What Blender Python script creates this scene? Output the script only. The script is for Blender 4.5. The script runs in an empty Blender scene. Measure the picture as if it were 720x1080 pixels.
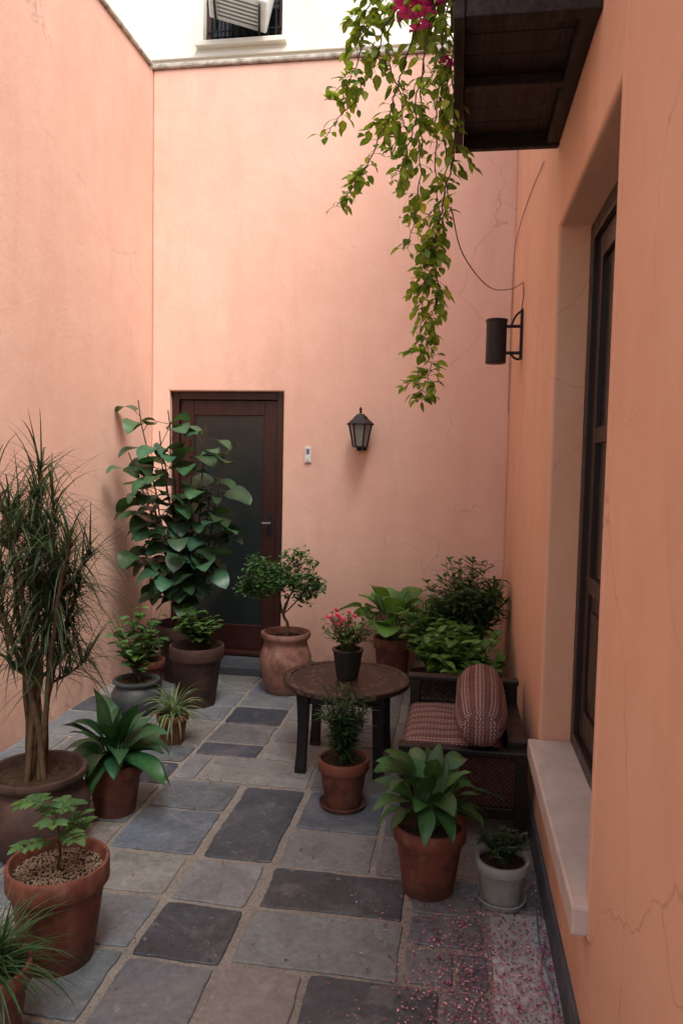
import bpy, bmesh, math, random
from mathutils import Vector, Matrix, noise
random.seed(7)
rnd=random.random
def U(a,b): return a+(b-a)*random.random()
SC=bpy.context.scene
COL=SC.collection
# ------------------------------------------------------------------ node helpers
def new_mat(name):
    m=bpy.data.materials.new(name); m.use_nodes=True
    nt=m.node_tree; nt.nodes.clear()
    o=nt.nodes.new("ShaderNodeOutputMaterial"); p=nt.nodes.new("ShaderNodeBsdfPrincipled")
    nt.links.new(p.outputs[0],o.inputs[0])
    return m,nt,p,o
def N(nt,t,**k):
    n=nt.nodes.new(t)
    for a,b in k.items(): setattr(n,a,b)
    return n
def noise_tex(nt,vec,scale,detail=5,rough=.6,dist=0.):
    n=N(nt,"ShaderNodeTexNoise"); n.inputs['Scale'].default_value=scale; n.inputs['Detail'].default_value=min(detail,4)
    n.inputs['Roughness'].default_value=rough; n.inputs['Distortion'].default_value=dist
    if vec is not None: nt.links.new(vec,n.inputs['Vector'])
    return n.outputs['Fac']
def ramp(nt,fac,stops):
    r=N(nt,"ShaderNodeValToRGB"); nt.links.new(fac,r.inputs[0])
    e=r.color_ramp.elements
    while len(e)<len(stops): e.new(.5)
    for i,(p,c) in enumerate(stops):
        e[i].position=p
        if not isinstance(c,(tuple,list)): c=(c,c,c)
        e[i].color=(c[0],c[1],c[2],1)
    return r.outputs[0]
def mix(nt,fac,a,b,mode='MIX'):
    m=N(nt,"ShaderNodeMix",data_type='RGBA',blend_type=mode)
    for s,v in ((m.inputs[0],fac),(m.inputs[6],a),(m.inputs[7],b)):
        if isinstance(v,(int,float)): s.default_value=v
        elif isinstance(v,(tuple,list)): s.default_value=(v[0],v[1],v[2],1)
        else: nt.links.new(v,s)
    return m.outputs[2]
def bump(nt,p,h,strength,dist,prev=None):
    b=N(nt,"ShaderNodeBump"); b.inputs['Strength'].default_value=strength; b.inputs['Distance'].default_value=dist
    nt.links.new(h,b.inputs['Height'])
    if prev is not None: nt.links.new(prev,b.inputs['Normal'])
    nt.links.new(b.outputs[0],p.inputs['Normal']); return b.outputs[0]
def pos(nt,scale=(1,1,1)):
    g=N(nt,"ShaderNodeNewGeometry"); m=N(nt,"ShaderNodeMapping"); m.inputs['Scale'].default_value=scale
    nt.links.new(g.outputs['Position'],m.inputs[0]); return m.outputs[0]
def objc(nt,scale=(1,1,1)):
    g=N(nt,"ShaderNodeTexCoord"); m=N(nt,"ShaderNodeMapping"); m.inputs['Scale'].default_value=scale
    nt.links.new(g.outputs['Object'],m.inputs[0]); return m.outputs[0]
def sepz(nt,axis='Z'):
    g=N(nt,"ShaderNodeNewGeometry"); s=N(nt,"ShaderNodeSeparateXYZ"); nt.links.new(g.outputs['Position'],s.inputs[0]); return s.outputs[axis]
def maprange(nt,v,a,b,c=0.,d=1.):
    m=N(nt,"ShaderNodeMapRange"); nt.links.new(v,m.inputs[0])
    for i,x in enumerate((a,b,c,d)): m.inputs[i+1].default_value=x
    return m.outputs[0]

def plaster(name,base,dark,light,dirt=1.):
    m,nt,p,o=new_mat(name)
    P=pos(nt)
    n1=noise_tex(nt,P,.8,4,.6,.3)
    n2=noise_tex(nt,P,5,4,.7,.2)
    n3=noise_tex(nt,pos(nt,(3.,3.,.6)),1.1,4,.65,.8)
    c=ramp(nt,n1,[(.3,dark),(.5,base),(.72,light)])
    c=mix(nt,.35,c,ramp(nt,n2,[(.3,dark),(.7,light)]))
    st=ramp(nt,n3,[(.48,0.),(.76,.55*dirt)])
    c=mix(nt,st,c,mix(nt,1.,c,(.85,.80,.80),'MULTIPLY'))
    # patchy darker tint, stronger towards the ground
    low=maprange(nt,sepz(nt),.0,1.1,1.,0.)
    g=mix(nt,1.,mix(nt,1.,low,low,'MULTIPLY'),ramp(nt,n2,[(.35,.35),(.65,1.)]),'MULTIPLY')
    c=mix(nt,g,c,mix(nt,1.,c,(.60,.52,.50),'MULTIPLY'))
    # hairline cracks, only in patches
    ad=N(nt,"ShaderNodeVectorMath",operation='ADD'); sc=N(nt,"ShaderNodeVectorMath",operation='SCALE'); sc.inputs['Scale'].default_value=.5
    nz=N(nt,"ShaderNodeTexNoise"); nz.inputs['Scale'].default_value=2.2; nz.inputs['Detail'].default_value=4; nt.links.new(P,nz.inputs['Vector'])
    nt.links.new(nz.outputs['Color'],sc.inputs[0]); nt.links.new(P,ad.inputs[0]); nt.links.new(sc.outputs[0],ad.inputs[1])
    vo=N(nt,"ShaderNodeTexVoronoi",feature='DISTANCE_TO_EDGE'); vo.inputs['Scale'].default_value=1.1; nt.links.new(ad.outputs[0],vo.inputs['Vector'])
    cr=ramp(nt,vo.outputs['Distance'],[(0.,1.),(.0045,0.)])
    crm=mix(nt,1.,cr,ramp(nt,n1,[(.50,0.),(.58,.55)]),'MULTIPLY')
    c=mix(nt,crm,c,mix(nt,1.,c,(.55,.47,.45),'MULTIPLY'))
    # scuffed chips
    c=mix(nt,ramp(nt,noise_tex(nt,P,28,4,.6),[(.70,0.),(.73,.5*dirt)]),c,mix(nt,1.,c,(.80,.75,.73),'MULTIPLY'))
    nt.links.new(c,p.inputs['Base Color']); p.inputs['Roughness'].default_value=.82
    p.inputs['Specular IOR Level'].default_value=.25
    b=bump(nt,p,n2,.4,.009)
    b=bump(nt,p,noise_tex(nt,P,60,4,.7),.35,.003,b)
    return m
M_wall=plaster("peach_plaster",(.76,.485,.38),(.71,.43,.335),(.80,.545,.445))
M_wallR=plaster("orange_plaster",(.75,.445,.30),(.69,.385,.25),(.79,.50,.355))
M_cream=plaster("cream_plaster",(.78,.74,.64),(.72,.67,.56),(.81,.78,.70),.4)

def simple(name,c1,c2,rough=.6,scale=8,bumps=.3,bscale=30,spec=.4,metal=0.,stretch=(1,1,1),detail=5):
    m,nt,p,o=new_mat(name)
    O=objc(nt,stretch)
    n=noise_tex(nt,O,scale,detail,.65,.3)
    c=ramp(nt,n,[(.3,c1),(.7,c2)])
    nt.links.new(c,p.inputs['Base Color'])
    r=maprange(nt,n,.3,.7,min(1,rough+.1),max(.05,rough-.1)); nt.links.new(r,p.inputs['Roughness'])
    p.inputs['Specular IOR Level'].default_value=spec; p.inputs['Metallic'].default_value=metal
    if bumps: bump(nt,p,noise_tex(nt,O,bscale,5,.65),bumps,.004)
    return m
def terracotta(name,a,b,moss=.5,white=(.42,.33,.27)):
    m,nt,p,o=new_mat(name)
    O=pos(nt)
    c=ramp(nt,noise_tex(nt,O,9,4,.7,.5),[(.3,a),(.7,b)])
    c=mix(nt,mix(nt,1.,ramp(nt,noise_tex(nt,pos(nt,(1,1,.35)),14,4,.7),[(.5,0.),(.72,1.)]),(moss,moss,moss),'MULTIPLY'),c,white)
    c=mix(nt,mix(nt,1.,ramp(nt,noise_tex(nt,O,6,4,.7),[(.48,0.),(.64,1.)]),(.85,.85,.85),'MULTIPLY'),c,mix(nt,1.,c,(.40,.38,.36),'MULTIPLY'))
    # soil splash on the foot
    c=mix(nt,mix(nt,1.,maprange(nt,sepz(nt),.0,.10,.8,0.),ramp(nt,noise_tex(nt,O,20,3),[(.35,.2),(.65,1.)]),'MULTIPLY'),c,(.07,.05,.04))
    nt.links.new(c,p.inputs['Base Color']); p.inputs['Roughness'].default_value=.66
    p.inputs['Specular IOR Level'].default_value=.35
    bb=bump(nt,p,noise_tex(nt,O,70,4,.7),.35,.003)
    bump(nt,p,noise_tex(nt,pos(nt,(1,1,14)),6,3,.5),.25,.002,bb)
    return m
M_terra=terracotta("terracotta",(.13,.040,.027),(.205,.068,.044),.4,(.26,.17,.135))
M_terra_d=terracotta("weathered_terracotta",(.040,.022,.018),(.075,.038,.030),.25,(.10,.08,.065))
M_terra_p=terracotta("pale_terracotta",(.25,.115,.085),(.34,.17,.13),.45,(.42,.31,.26))
M_greyp=simple("grey_pot_glaze",(.03,.038,.042),(.065,.075,.08),.45)
M_whitep=simple("whitewashed_cement",(.20,.22,.21),(.33,.35,.33),.6,9,.35,40)
M_blackp=simple("black_plastic",(.012,.012,.013),(.022,.022,.024),.35,8,.05)
M_soil=simple("soil",(.02,.013,.009),(.07,.045,.03),.95,40,1.,60,.1)
M_iron=simple("black_iron",(.006,.006,.007),(.015,.015,.017),.48,20,.25,60,.35)
def wood(name,a,b,rough=.4,st=(1,1,12),gloss=.5):
    m,nt,p,o=new_mat(name)
    O=objc(nt,st)
    n=noise_tex(nt,O,3.2,4,.65,1.2)
    c=ramp(nt,n,[(.32,a),(.68,b)])
    nt.links.new(c,p.inputs['Base Color'])
    nt.links.new(maprange(nt,n,.3,.7,rough+.15,rough-.1),p.inputs['Roughness'])
    p.inputs['Specular IOR Level'].default_value=gloss
    bump(nt,p,noise_tex(nt,O,9,4,.6),.35,.002)
    return m
M_doorw=wood("mahogany_wood",(.018,.005,.004),(.046,.011,.008),.38,(9,9,.7))
M_dark=wood("dark_stained_wood",(.010,.006,.005),(.024,.013,.010),.38,(9,9,.7))
M_darkx=wood("black_stained_wood",(.006,.005,.005),(.014,.010,.009),.42,(3,3,3),.35)
M_balc=wood("weathered_dark_wood",(.007,.004,.0038),(.024,.014,.012),.58,(12,1,12),.3)
def glass(name,col,r):
    m,nt,p,o=new_mat(name); p.inputs['Base Color'].default_value=(*col,1)
    n=noise_tex(nt,objc(nt),4,4)
    nt.links.new(maprange(nt,n,.3,.7,r*.7,r*1.4),p.inputs['Roughness'])
    p.inputs['Specular IOR Level'].default_value=.6
    bump(nt,p,noise_tex(nt,objc(nt),3,2),.08,.004); return m
M_glassd=glass("dusty_glass",(.014,.020,.020),.2)
M_glassw=glass("dark_window_glass",(.006,.007,.008),.12)
M_lampg=glass("lantern_glass",(.20,.21,.19),.25)
M_coping=simple("lichen_coping",(.20,.18,.15),(.60,.57,.50),.9,14,.9,25,.2)
M_skirt=simple("grey_skirting_paint",(.040,.048,.06),(.075,.085,.10),.6,9,.4,30)
M_sill=simple("painted_sill",(.46,.39,.355),(.60,.53,.49),.55,7,.45,25)
M_white=simple("white_enamel",(.6,.62,.62),(.75,.76,.76),.4,5,.05)
M_grey=simple("grey_metal",(.12,.13,.14),(.2,.21,.22),.5,5,.05)

def leafmat(name,rough=.42,trans=.28,spec=.45):
    m,nt,p,o=new_mat(name)
    a=N(nt,"ShaderNodeAttribute",attribute_name="tint")
    c=mix(nt,.5,a.outputs['Color'],ramp(nt,noise_tex(nt,pos(nt),35,2,.6),[(.3,.55),(.75,1.25)]),'MULTIPLY')
    nt.links.new(c,p.inputs['Base Color']); p.inputs['Roughness'].default_value=rough; p.inputs['Specular IOR Level'].default_value=spec
    if trans>0:
        t=N(nt,"ShaderNodeBsdfTranslucent"); nt.links.new(mix(nt,1.,c,(1.5,1.5,.5),'MULTIPLY'),t.inputs[0])
        s=N(nt,"ShaderNodeMixShader"); s.inputs[0].default_value=trans
        nt.links.new(p.outputs[0],s.inputs[1]); nt.links.new(t.outputs[0],s.inputs[2]); nt.links.new(s.outputs[0],o.inputs[0])
    return m
M_leaf=leafmat("leaf_matte",.5,.3,.35)
M_leafv=leafmat("vine_leaf",.5,.45,.3)
M_leafg=leafmat("leaf_glossy",.38,.15,.35)
M_petal=leafmat("petals",.7,.0,.2)
M_stem=simple("woody_stem",(.05,.03,.018),(.13,.085,.05),.8,20,.6,60,.2)

# ------------------------------------------------------------------ mesh helpers
def link(ob,parent=None):
    COL.objects.link(ob)
    if parent is not None: ob.parent=parent
    return ob
def empty(name,loc=(0,0,0)):
    e=bpy.data.objects.new(name,None); e.location=loc; e.empty_display_size=.1; COL.objects.link(e); return e
def meshob(name,verts,faces,mat,parent=None,smooth=False,loc=(0,0,0),cols=None,doubles=False):
    me=bpy.data.meshes.new(name); me.from_pydata([tuple(v) for v in verts],[],faces)
    if doubles:
        bm=bmesh.new(); bm.from_mesh(me); bmesh.ops.remove_doubles(bm,verts=bm.verts,dist=1e-5); bmesh.ops.recalc_face_normals(bm,faces=bm.faces); bm.to_mesh(me); bm.free()
    if cols:
        a=me.color_attributes.new("tint",'FLOAT_COLOR','POINT')
        a.data.foreach_set("color",[x for c in cols for x in (c[0],c[1],c[2],1.)])
    if smooth: me.polygons.foreach_set("use_smooth",[True]*len(me.polygons))
    me.materials.append(mat)
    ob=bpy.data.objects.new(name,me); ob.location=loc; link(ob,parent); return ob
def bevel(ob,w=.004,seg=2):
    b=ob.modifiers.new("bevel",'BEVEL'); b.width=w; b.segments=seg; b.limit_method='ANGLE'; b.angle_limit=math.radians(35); return ob
def box(name,x0,x1,y0,y1,z0,z1,mat,parent=None,bw=.004,off=(0,0,0),rot=None):
    cx,cy,cz=(x0+x1)/2,(y0+y1)/2,(z0+z1)/2
    hx,hy,hz=abs(x1-x0)/2,abs(y1-y0)/2,abs(z1-z0)/2
    v=[(sx*hx,sy*hy,sz*hz) for sx in(-1,1) for sy in(-1,1) for sz in(-1,1)]
    f=[(0,1,3,2),(4,6,7,5),(0,4,5,1),(2,3,7,6),(0,2,6,4),(1,5,7,3)]
    ob=meshob(name,v,f,mat,parent,loc=(cx,cy,cz),doubles=True)
    if rot: ob.rotation_euler=rot
    if bw: bevel(ob,bw)
    return ob
def lathe(name,prof,mat,parent=None,loc=(0,0,0),n=40,wob=0.,seed=0):
    v=[];f=[]
    for i,(r,z) in enumerate(prof):
        for j in range(n):
            a=2*math.pi*j/n
            rr=r*(1+wob*noise.noise(Vector((math.cos(a)*1.5+seed,math.sin(a)*1.5,z*6))))
            v.append((rr*math.cos(a),rr*math.sin(a),z))
    for i in range(len(prof)-1):
        for j in range(n):
            f.append((i*n+j,i*n+(j+1)%n,(i+1)*n+(j+1)%n,(i+1)*n+j))
    if prof[0][0]>1e-4: f.append(tuple(range(n))[::-1])
    if prof[-1][0]>1e-4: f.append(tuple((len(prof)-1)*n+j for j in range(n)))
    ob=meshob(name,v,f,mat,parent,smooth=True,loc=loc,doubles=True)
    ob.data.polygons.foreach_set("use_smooth",[True]*len(ob.data.polygons))
    e=ob.modifiers.new("es",'EDGE_SPLIT'); e.split_angle=math.radians(50)
    return ob
def wallgrid(name,As,Bs,hole,mp,d0,d1,mat,parent=None,bw=.012):
    v=[];f=[]
    def q(*pts):
        k=len(v); v.extend(pts); f.append((k,k+1,k+2,k+3))
    na,nb=len(As)-1,len(Bs)-1
    filled=lambda i,j:0<=i<na and 0<=j<nb and (i,j) not in hole
    for i in range(na):
        for j in range(nb):
            if not filled(i,j): continue
            a0,a1,b0,b1=As[i],As[i+1],Bs[j],Bs[j+1]
            for d in(d0,d1): q(mp(a0,b0,d),mp(a1,b0,d),mp(a1,b1,d),mp(a0,b1,d))
            if not filled(i-1,j): q(mp(a0,b0,d0),mp(a0,b1,d0),mp(a0,b1,d1),mp(a0,b0,d1))
            if not filled(i+1,j): q(mp(a1,b0,d0),mp(a1,b1,d0),mp(a1,b1,d1),mp(a1,b0,d1))
            if not filled(i,j-1): q(mp(a0,b0,d0),mp(a1,b0,d0),mp(a1,b0,d1),mp(a0,b0,d1))
            if not filled(i,j+1): q(mp(a0,b1,d0),mp(a1,b1,d0),mp(a1,b1,d1),mp(a0,b1,d1))
    ob=meshob(name,v,f,mat,parent,doubles=True)
    if bw: bevel(ob,bw,3)
    return ob

class Buf:
    def __init__(s): s.v=[];s.f=[];s.c=[]
    def leaf(s,base,d,L,W,col,droop=.6,fold=.12,prof='ovate',seg=6,up=None,wave=0.,twist=0.):
        d=Vector(d).normalized(); base=Vector(base)
        up=Vector(up) if up else Vector((0,0,1))
        if abs(d.dot(up))>.97: up=Vector((U(-1,1),U(-1,1),.1))
        side=d.cross(up).normalized()
        if twist: side=Matrix.Rotation(twist,3,d)@side
        p=base.copy(); k0=len(s.v); ph=U(0,6)
        for i in range(seg+1):
            t=i/seg
            if prof=='ovate': w=math.sin(math.pi*min(1,t**.75))**.8 if 0<t<1 else 0
            elif prof=='broad': w=math.sin(math.pi*min(1,t**.62))**.62 if 0<t<1 else 0
            elif prof=='lance': w=math.sin(math.pi*t**.85)**.9 if 0<t<1 else 0
            elif prof=='round': w=math.sin(math.pi*t**.7)**.5 if 0<t<1 else 0
            elif prof=='strap': w=min(1,.5+t*2.2)*(1-t**3)
            else: w=(1-t)**.7
            w=max(w,.02)*W/2
            n=side.cross(d).normalized()
            o=n*(fold*w*2+wave*W*math.sin(ph+t*9))
            o2=n*(fold*w*2+wave*W*math.sin(ph+2+t*8))
            s.v+= [p-side*w+o,p.copy(),p+side*w+o2]
            e=1+.18*(t-.5)
            cc=(col[0]*e,col[1]*e,col[2]*e)
            s.c+=[cc,(cc[0]*1.3+.012,cc[1]*1.25+.015,cc[2]*1.25),cc]
            p=p+d*(L/seg)
            d=(d+Vector((0,0,-droop/seg))).normalized()
            side=(side-d*side.dot(d)).normalized()
        for i in range(seg):
            a=k0+i*3
            s.f+=[(a,a+1,a+4,a+3),(a+1,a+2,a+5,a+4)]
        return p
    def tube(s,pts,r0,r1,col,n=6):
        k0=len(s.v); m=len(pts); pts=[Vector(p) for p in pts]
        for i,p in enumerate(pts):
            d=(pts[min(i+1,m-1)]-pts[max(i-1,0)]).normalized()
            a=d.cross(Vector((.31,.52,.79))).normalized(); b=d.cross(a)
            r=r0+(r1-r0)*i/(m-1)
            for j in range(n):
                t=2*math.pi*j/n; s.v.append(p+a*r*math.cos(t)+b*r*math.sin(t)); s.c.append(col)
        for i in range(m-1):
            for j in range(n):
                s.f.append((k0+i*n+j,k0+i*n+(j+1)%n,k0+(i+1)*n+(j+1)%n,k0+(i+1)*n+j))
    def make(s,name,mat,parent): return meshob(name,s.v,s.f,mat,parent,smooth=True,cols=s.c)
def vc(c,v=.25):
    k=U(1-v,1+v); return (c[0]*k*U(.85,1.2),c[1]*k,c[2]*k*U(.8,1.15))
def curve_pts(ctrl,n,jit=0.):
    c=[Vector(p) for p in ctrl]; c=[c[0]*2-c[1]]+c+[c[-1]*2-c[-2]]
    out=[]; m=len(c)-3
    for i in range(n+1):
        t=i/n*m; k=min(int(t),m-1); u=t-k
        p0,p1,p2,p3=c[k:k+4]
        q=.5*((2*p1)+(p2-p0)*u+(2*p0-5*p1+4*p2-p3)*u*u+(3*p1-p0-3*p2+p3)*u**3)
        if jit and 0<i<n: q=q+Vector((U(-1,1),U(-1,1),U(-1,1)))*jit
        out.append(q)
    return out
def sph():
    while True:
        v=Vector((U(-1,1),U(-1,1),U(-1,1)))
        if .01<v.length<1: return v

def pot(parent,x,y,rt,rb,h,mat,style='rim',z=0.,saucer=False,fill=.9):
    t=.012
    if style=='rim':
        pr=[(0,z),(rb*.97,z),(rb,z+.006),(rt*.9,z+h*.78),(rt*.905,z+h*.785),(rt*.99,z+h*.79),(rt,z+h*.8),(rt,z+h*.985),(rt*.985,z+h),(rt-t,z+h),(rt-t-.004,z+h*.97),(rt*.86,z+h*.86)]
    elif style=='belly':
        pr=[(0,z),(rb*.96,z),(rb,z+.01)]+[(rb+(rt*1.06-rb)*math.sin(math.pi*.5*min(1,k/6*1.25))-(.10*rt if k>5 else 0)*(k-5),z+h*.85*k/7) for k in range(1,8)]
        pr+=[(rt*.90,z+h*.88),(rt*1.0,z+h*.92),(rt*1.02,z+h*.96),(rt,z+h),(rt-t*1.5,z+h),(rt-t*2,z+h*.96),(rt*.82,z+h*.86)]
    else:
        pr=[(0,z),(rb*.97,z),(rb,z+.008),(rt*.98,z+h*.93),(rt*1.03,z+h*.94),(rt*1.04,z+h*.985),(rt*1.02,z+h),(rt-t,z+h),(rt-t-.004,z+h*.96),(rt*.85,z+h*.86)]
    lathe("pot",pr,mat,parent,(x,y,0),48,.012,x*7)
    zs=z+h*fill; v=[(0,0,0)];f=[];n=28;rs=rt*.93-.008
    for k in range(1,5):
        for j in range(n):
            a=2*math.pi*j/n; r=rs*k/4
            v.append((r*math.cos(a),r*math.sin(a),U(-.004,.006)))
    for j in range(n): f.append((0,1+j,1+(j+1)%n))
    for k in range(3):
        for j in range(n): f.append((1+k*n+j,1+(k+1)*n+j,1+(k+1)*n+(j+1)%n,1+k*n+(j+1)%n))
    meshob("soil",v,f,M_soil,parent,True,(x,y,zs))
    if saucer:
        lathe("saucer",[(0,.001),(rb*1.15,.001),(rb*1.35,.028),(rb*1.32,.03),(rb*1.12,.012),(0,.010)],mat,parent,(x,y,0),40)
    return zs

# ================================================================== SETTING
m,nt,p,o=new_mat("mortar_ground")
P=pos(nt)
c=ramp(nt,noise_tex(nt,P,7,4,.7),[(.3,(.17,.145,.115)),(.7,(.30,.26,.21))])
c=mix(nt,.35,c,ramp(nt,noise_tex(nt,P,90,4,.7),[(.35,.10),(.7,.42)]))
nt.links.new(c,p.inputs['Base Color']); p.inputs['Roughness'].default_value=.9
bump(nt,p,noise_tex(nt,P,60,4,.75),.7,.006)
meshob("ground",[(-80,-80,-.003),(80,-80,-.003),(80,80,-.003),(-80,80,-.003)],[(0,1,2,3)],m)

# flagstones ------------------------------------------------------
m,nt,p,o=new_mat("riven_slate")
a=N(nt,"ShaderNodeAttribute",attribute_name="tint")
P=pos(nt)
n1=noise_tex(nt,P,5,4,.7,.8); n2=noise_tex(nt,P,38,4,.75)
c=mix(nt,.75,a.outputs['Color'],ramp(nt,n1,[(.3,.6),(.7,1.3)]),'MULTIPLY')
c=mix(nt,.5,c,ramp(nt,n2,[(.3,.5),(.7,1.45)]),'MULTIPLY')
c=mix(nt,mix(nt,1.,ramp(nt,noise_tex(nt,P,3.2,4,.75,1.),[(.50,0.),(.68,1.)]),(.35,.35,.35),'MULTIPLY'),c,(.26,.245,.225))
c=mix(nt,mix(nt,1.,ramp(nt,noise_tex(nt,P,23,4,.8),[(.60,0.),(.69,1.)]),(.5,.5,.5),'MULTIPLY'),c,(.31,.31,.31))
nt.links.new(c,p.inputs['Base Color'])
nt.links.new(maprange(nt,n1,.3,.7,.40,.66),p.inputs['Roughness']); p.inputs['Specular IOR Level'].default_value=.45
b=bump(nt,p,n1,.5,.006); b=bump(nt,p,n2,.6,.004,b)
M_slate=m
tones={'d':(.060,.068,.086),'m':(.155,.168,.18),'l':(.205,.208,.205),'b':(.115,.133,.155),'c':(.33,.34,.345),'t':(.185,.178,.172)}
slabs=[(-.99,-.71,1.86,2.15,'m'),(-.99,-.705,2.18,2.465,'d'),(-.985,-.71,2.495,2.765,'l'),(-.97,-.69,2.80,3.445,'d'),
(-.68,-.43,1.90,2.17,'t'),(-.40,-.01,1.90,2.18,'d'),(-.665,-.14,2.205,2.485,'m'),(-.655,-.15,2.515,2.765,'d'),(-.65,-.295,2.795,3.075,'m'),
(-.65,-.295,3.105,3.455,'b'),(-.265,-.125,2.795,3.075,'m'),(-.11,.13,2.405,2.55,'m'),(-.11,.03,2.21,2.37,'m'),(.02,.14,1.9,2.18,'m'),(.055,.14,2.21,2.37,'b'),(-.11,.13,2.58,2.80,'b'),
(.165,.36,1.4,2.62,'c'),(.16,.36,2.65,2.95,'m'),
(-1.36,-1.03,1.88,2.18,'b'),(-1.33,-1.025,2.21,2.48,'m'),(-1.33,-1.03,2.515,2.765,'l'),(-1.37,-1.015,2.80,3.15,'b'),(-1.37,-1.015,3.18,3.455,'b'),
(-1.24,-.69,3.49,3.775,'l'),(-1.37,-1.265,3.49,3.775,'m'),(-1.37,-1.03,3.81,3.975,'d'),(-1.0,-.66,3.81,4.04,'l'),(-.665,-.295,3.485,3.775,'m')]
G=.03
def split(x0,x1,y0,y1,lo=.26,hi=.5):
    w,h=x1-x0,y1-y0
    if w<=hi and h<=hi*.8:
        if w>.05 and h>.05: slabs.append((x0,x1,y0,y1,random.choice("dmmbblmbt"))); 
        return
    if (w/hi)>(h/(hi*.8)):
        s=x0+w*U(.38,.62); split(x0,s-G/2,y0,y1,lo,hi); split(s+G/2,x1,y0,y1,lo,hi)
    else:
        s=y0+h*U(.38,.62); split(x0,x1,y0,s-G/2,lo,hi); split(x0,x1,s+G/2,y1,lo,hi)
split(-2.39,-1.40,-2.4,5.58)
split(-1.37,.13,-2.4,1.85); split(.165,.36,-2.4,1.37)
split(-1.37,-1.03,4.01,5.58); split(-1.0,-.32,4.08,5.58); split(-.63,-.3,3.81,4.05); split(-.265,.36,3.11,5.58)
v=[];f=[];cols=[]
for (x0,x1,y0,y1,t) in slabs:
    x0-=.003;x1+=.003;y0-=.003;y1+=.003
    ring=[]
    def edge(ax,ay,bx,by):
        L=math.hypot(bx-ax,by-ay); k=max(2,int(L/.025))
        for i in range(k):
            u=i/k; ring.append((ax+(bx-ax)*u,ay+(by-ay)*u))
    edge(x0,y0,x1,y0);edge(x1,y0,x1,y1);edge(x1,y1,x0,y1);edge(x0,y1,x0,y0)
    cx,cy=(x0+x1)/2,(y0+y1)/2; zt=U(.003,.006); n=len(ring)
    J=[]
    for px,py in ring:
        jx=noise.noise(Vector((px*7,py*7,1.3)))*.008+noise.noise(Vector((px*45,py*45,2)))*.005
        jy=noise.noise(Vector((px*7,py*7,7.7)))*.008+noise.noise(Vector((px*45,py*45,5)))*.005
        ex=min(abs(px-x0),abs(px-x1)); ey=min(abs(py-y0),abs(py-y1))
        cr=.003 if (ex<.01 and ey<.01) else 0
        J.append((px+jx+math.copysign(cr,cx-px),py+jy+math.copysign(cr,cy-py)))
    tilt=(U(-.004,.004),U(-.004,.004))
    base=tones[t]; k=U(.82,1.2); col=(base[0]*k*U(.94,1.08),base[1]*k,base[2]*k*U(.93,1.07))
    k0=len(v)
    for ins,z in((0,-.03),(0,zt-.003),(.0025,zt-.0006),(.006,zt)):
        for px,py in J:
            dx,dy=cx-px,cy-py; hx,hy=(x1-x0)/2,(y1-y0)/2
            v.append((px+dx*ins/hx,py+dy*ins/hy,z+tilt[0]*(px-cx)+tilt[1]*(py-cy))); cols.append(col)
    for r in range(3):
        for j in range(n): f.append((k0+r*n+j,k0+r*n+(j+1)%n,k0+(r+1)*n+(j+1)%n,k0+(r+1)*n+j))
    f.append(tuple(k0+3*n+j for j in range(n)))
pv=meshob("stone_paving",v,f,M_slate,cols=cols)

# walls -----------------------------------------------------------
XL,XR,YB,H=-2.4,.37,5.6,4.6
e=empty("courtyard_wall")
wallgrid("wall",[-2.6,5.86],[-.05,H],set(),lambda a,b,d:(d,a,b),XL-.25,XL,M_wall,e)
box("coping",XL-.29,XL+.02,-2.6,5.56,H,H+.035,M_coping,e,.012)
e=empty("courtyard_wall")
wallgrid("wall",[-2.398,-2.25,-1.33,.372],[-.05,2.15,H-.001],{(1,0)},lambda a,b,d:(a,d,b),YB,YB+.25,M_wall,e)
box("coping",XL-.1,.60,YB-.02,YB+.28,H+.001,H+.040,M_coping,e,.012)
box("door_step",-2.32,-1.05,5.28,5.588,-.02,.07,M_skirt,e,.01)
e=empty("courtyard_wall")
wallgrid("wall",[-2.6,1.96,3.10,5.86],[-.05,.40,2.56,5.8],{(1,1)},lambda a,b,d:(d,a,b),XR,XR+.3,M_wallR,e,.014)
box("skirting",XR-.014,XR+.01,-2.6,5.58,-.02,.13,M_skirt,e,.006)
box("window_sill",XR-.045,XR+.2,1.90,3.095,.402,.482,M_sill,e,.008)
box("plaster_band",XR-.004,XR+.01,1.893,1.90,.40,3.2,M_wallR,e,.0015)
box("dark_interior_sheet",XR+.31,XR+.35,1.8,3.3,.3,2.7,M_darkx,e,0)  # near-black sheet added behind the window, its colour standing for the unlit interior

# back door
e=empty("wooden_door",(0,0,0))
y=YB+.05
box("frame_left",-2.25,-2.19,y,y+.09,.0,2.15,M_doorw,e); box("frame_right",-1.39,-1.33,y,y+.09,.0,2.15,M_doorw,e)
box("frame_head",-2.19,-1.39,y,y+.09,2.09,2.15,M_doorw,e)
box("threshold",-2.25,-1.33,YB-.008,y+.11,.071,.10,M_doorw,e)
y2=y+.03
box("stile_left",-2.188,-2.08,y2,y2+.04,.102,2.088,M_doorw,e); box("stile_right",-1.50,-1.392,y2,y2+.04,.102,2.088,M_doorw,e)
box("rail_top",-2.08,-1.50,y2+.002,y2+.038,1.97,2.088,M_doorw,e); box("rail_bottom",-2.08,-1.50,y2+.002,y2+.038,.102,.30,M_doorw,e)
box("glass_panel",-2.08,-1.50,y2+.016,y2+.024,.30,1.97,M_glassd,e,0)
for a,b in((-2.08,-2.068),(-1.512,-1.50)): box("bead",a,b,y2+.006,y2+.016,.30,1.97,M_doorw,e,.002)
box("lock_plate",-1.465,-1.425,y2-.004,y2,1.02,1.2,M_iron,e,.001)
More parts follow.
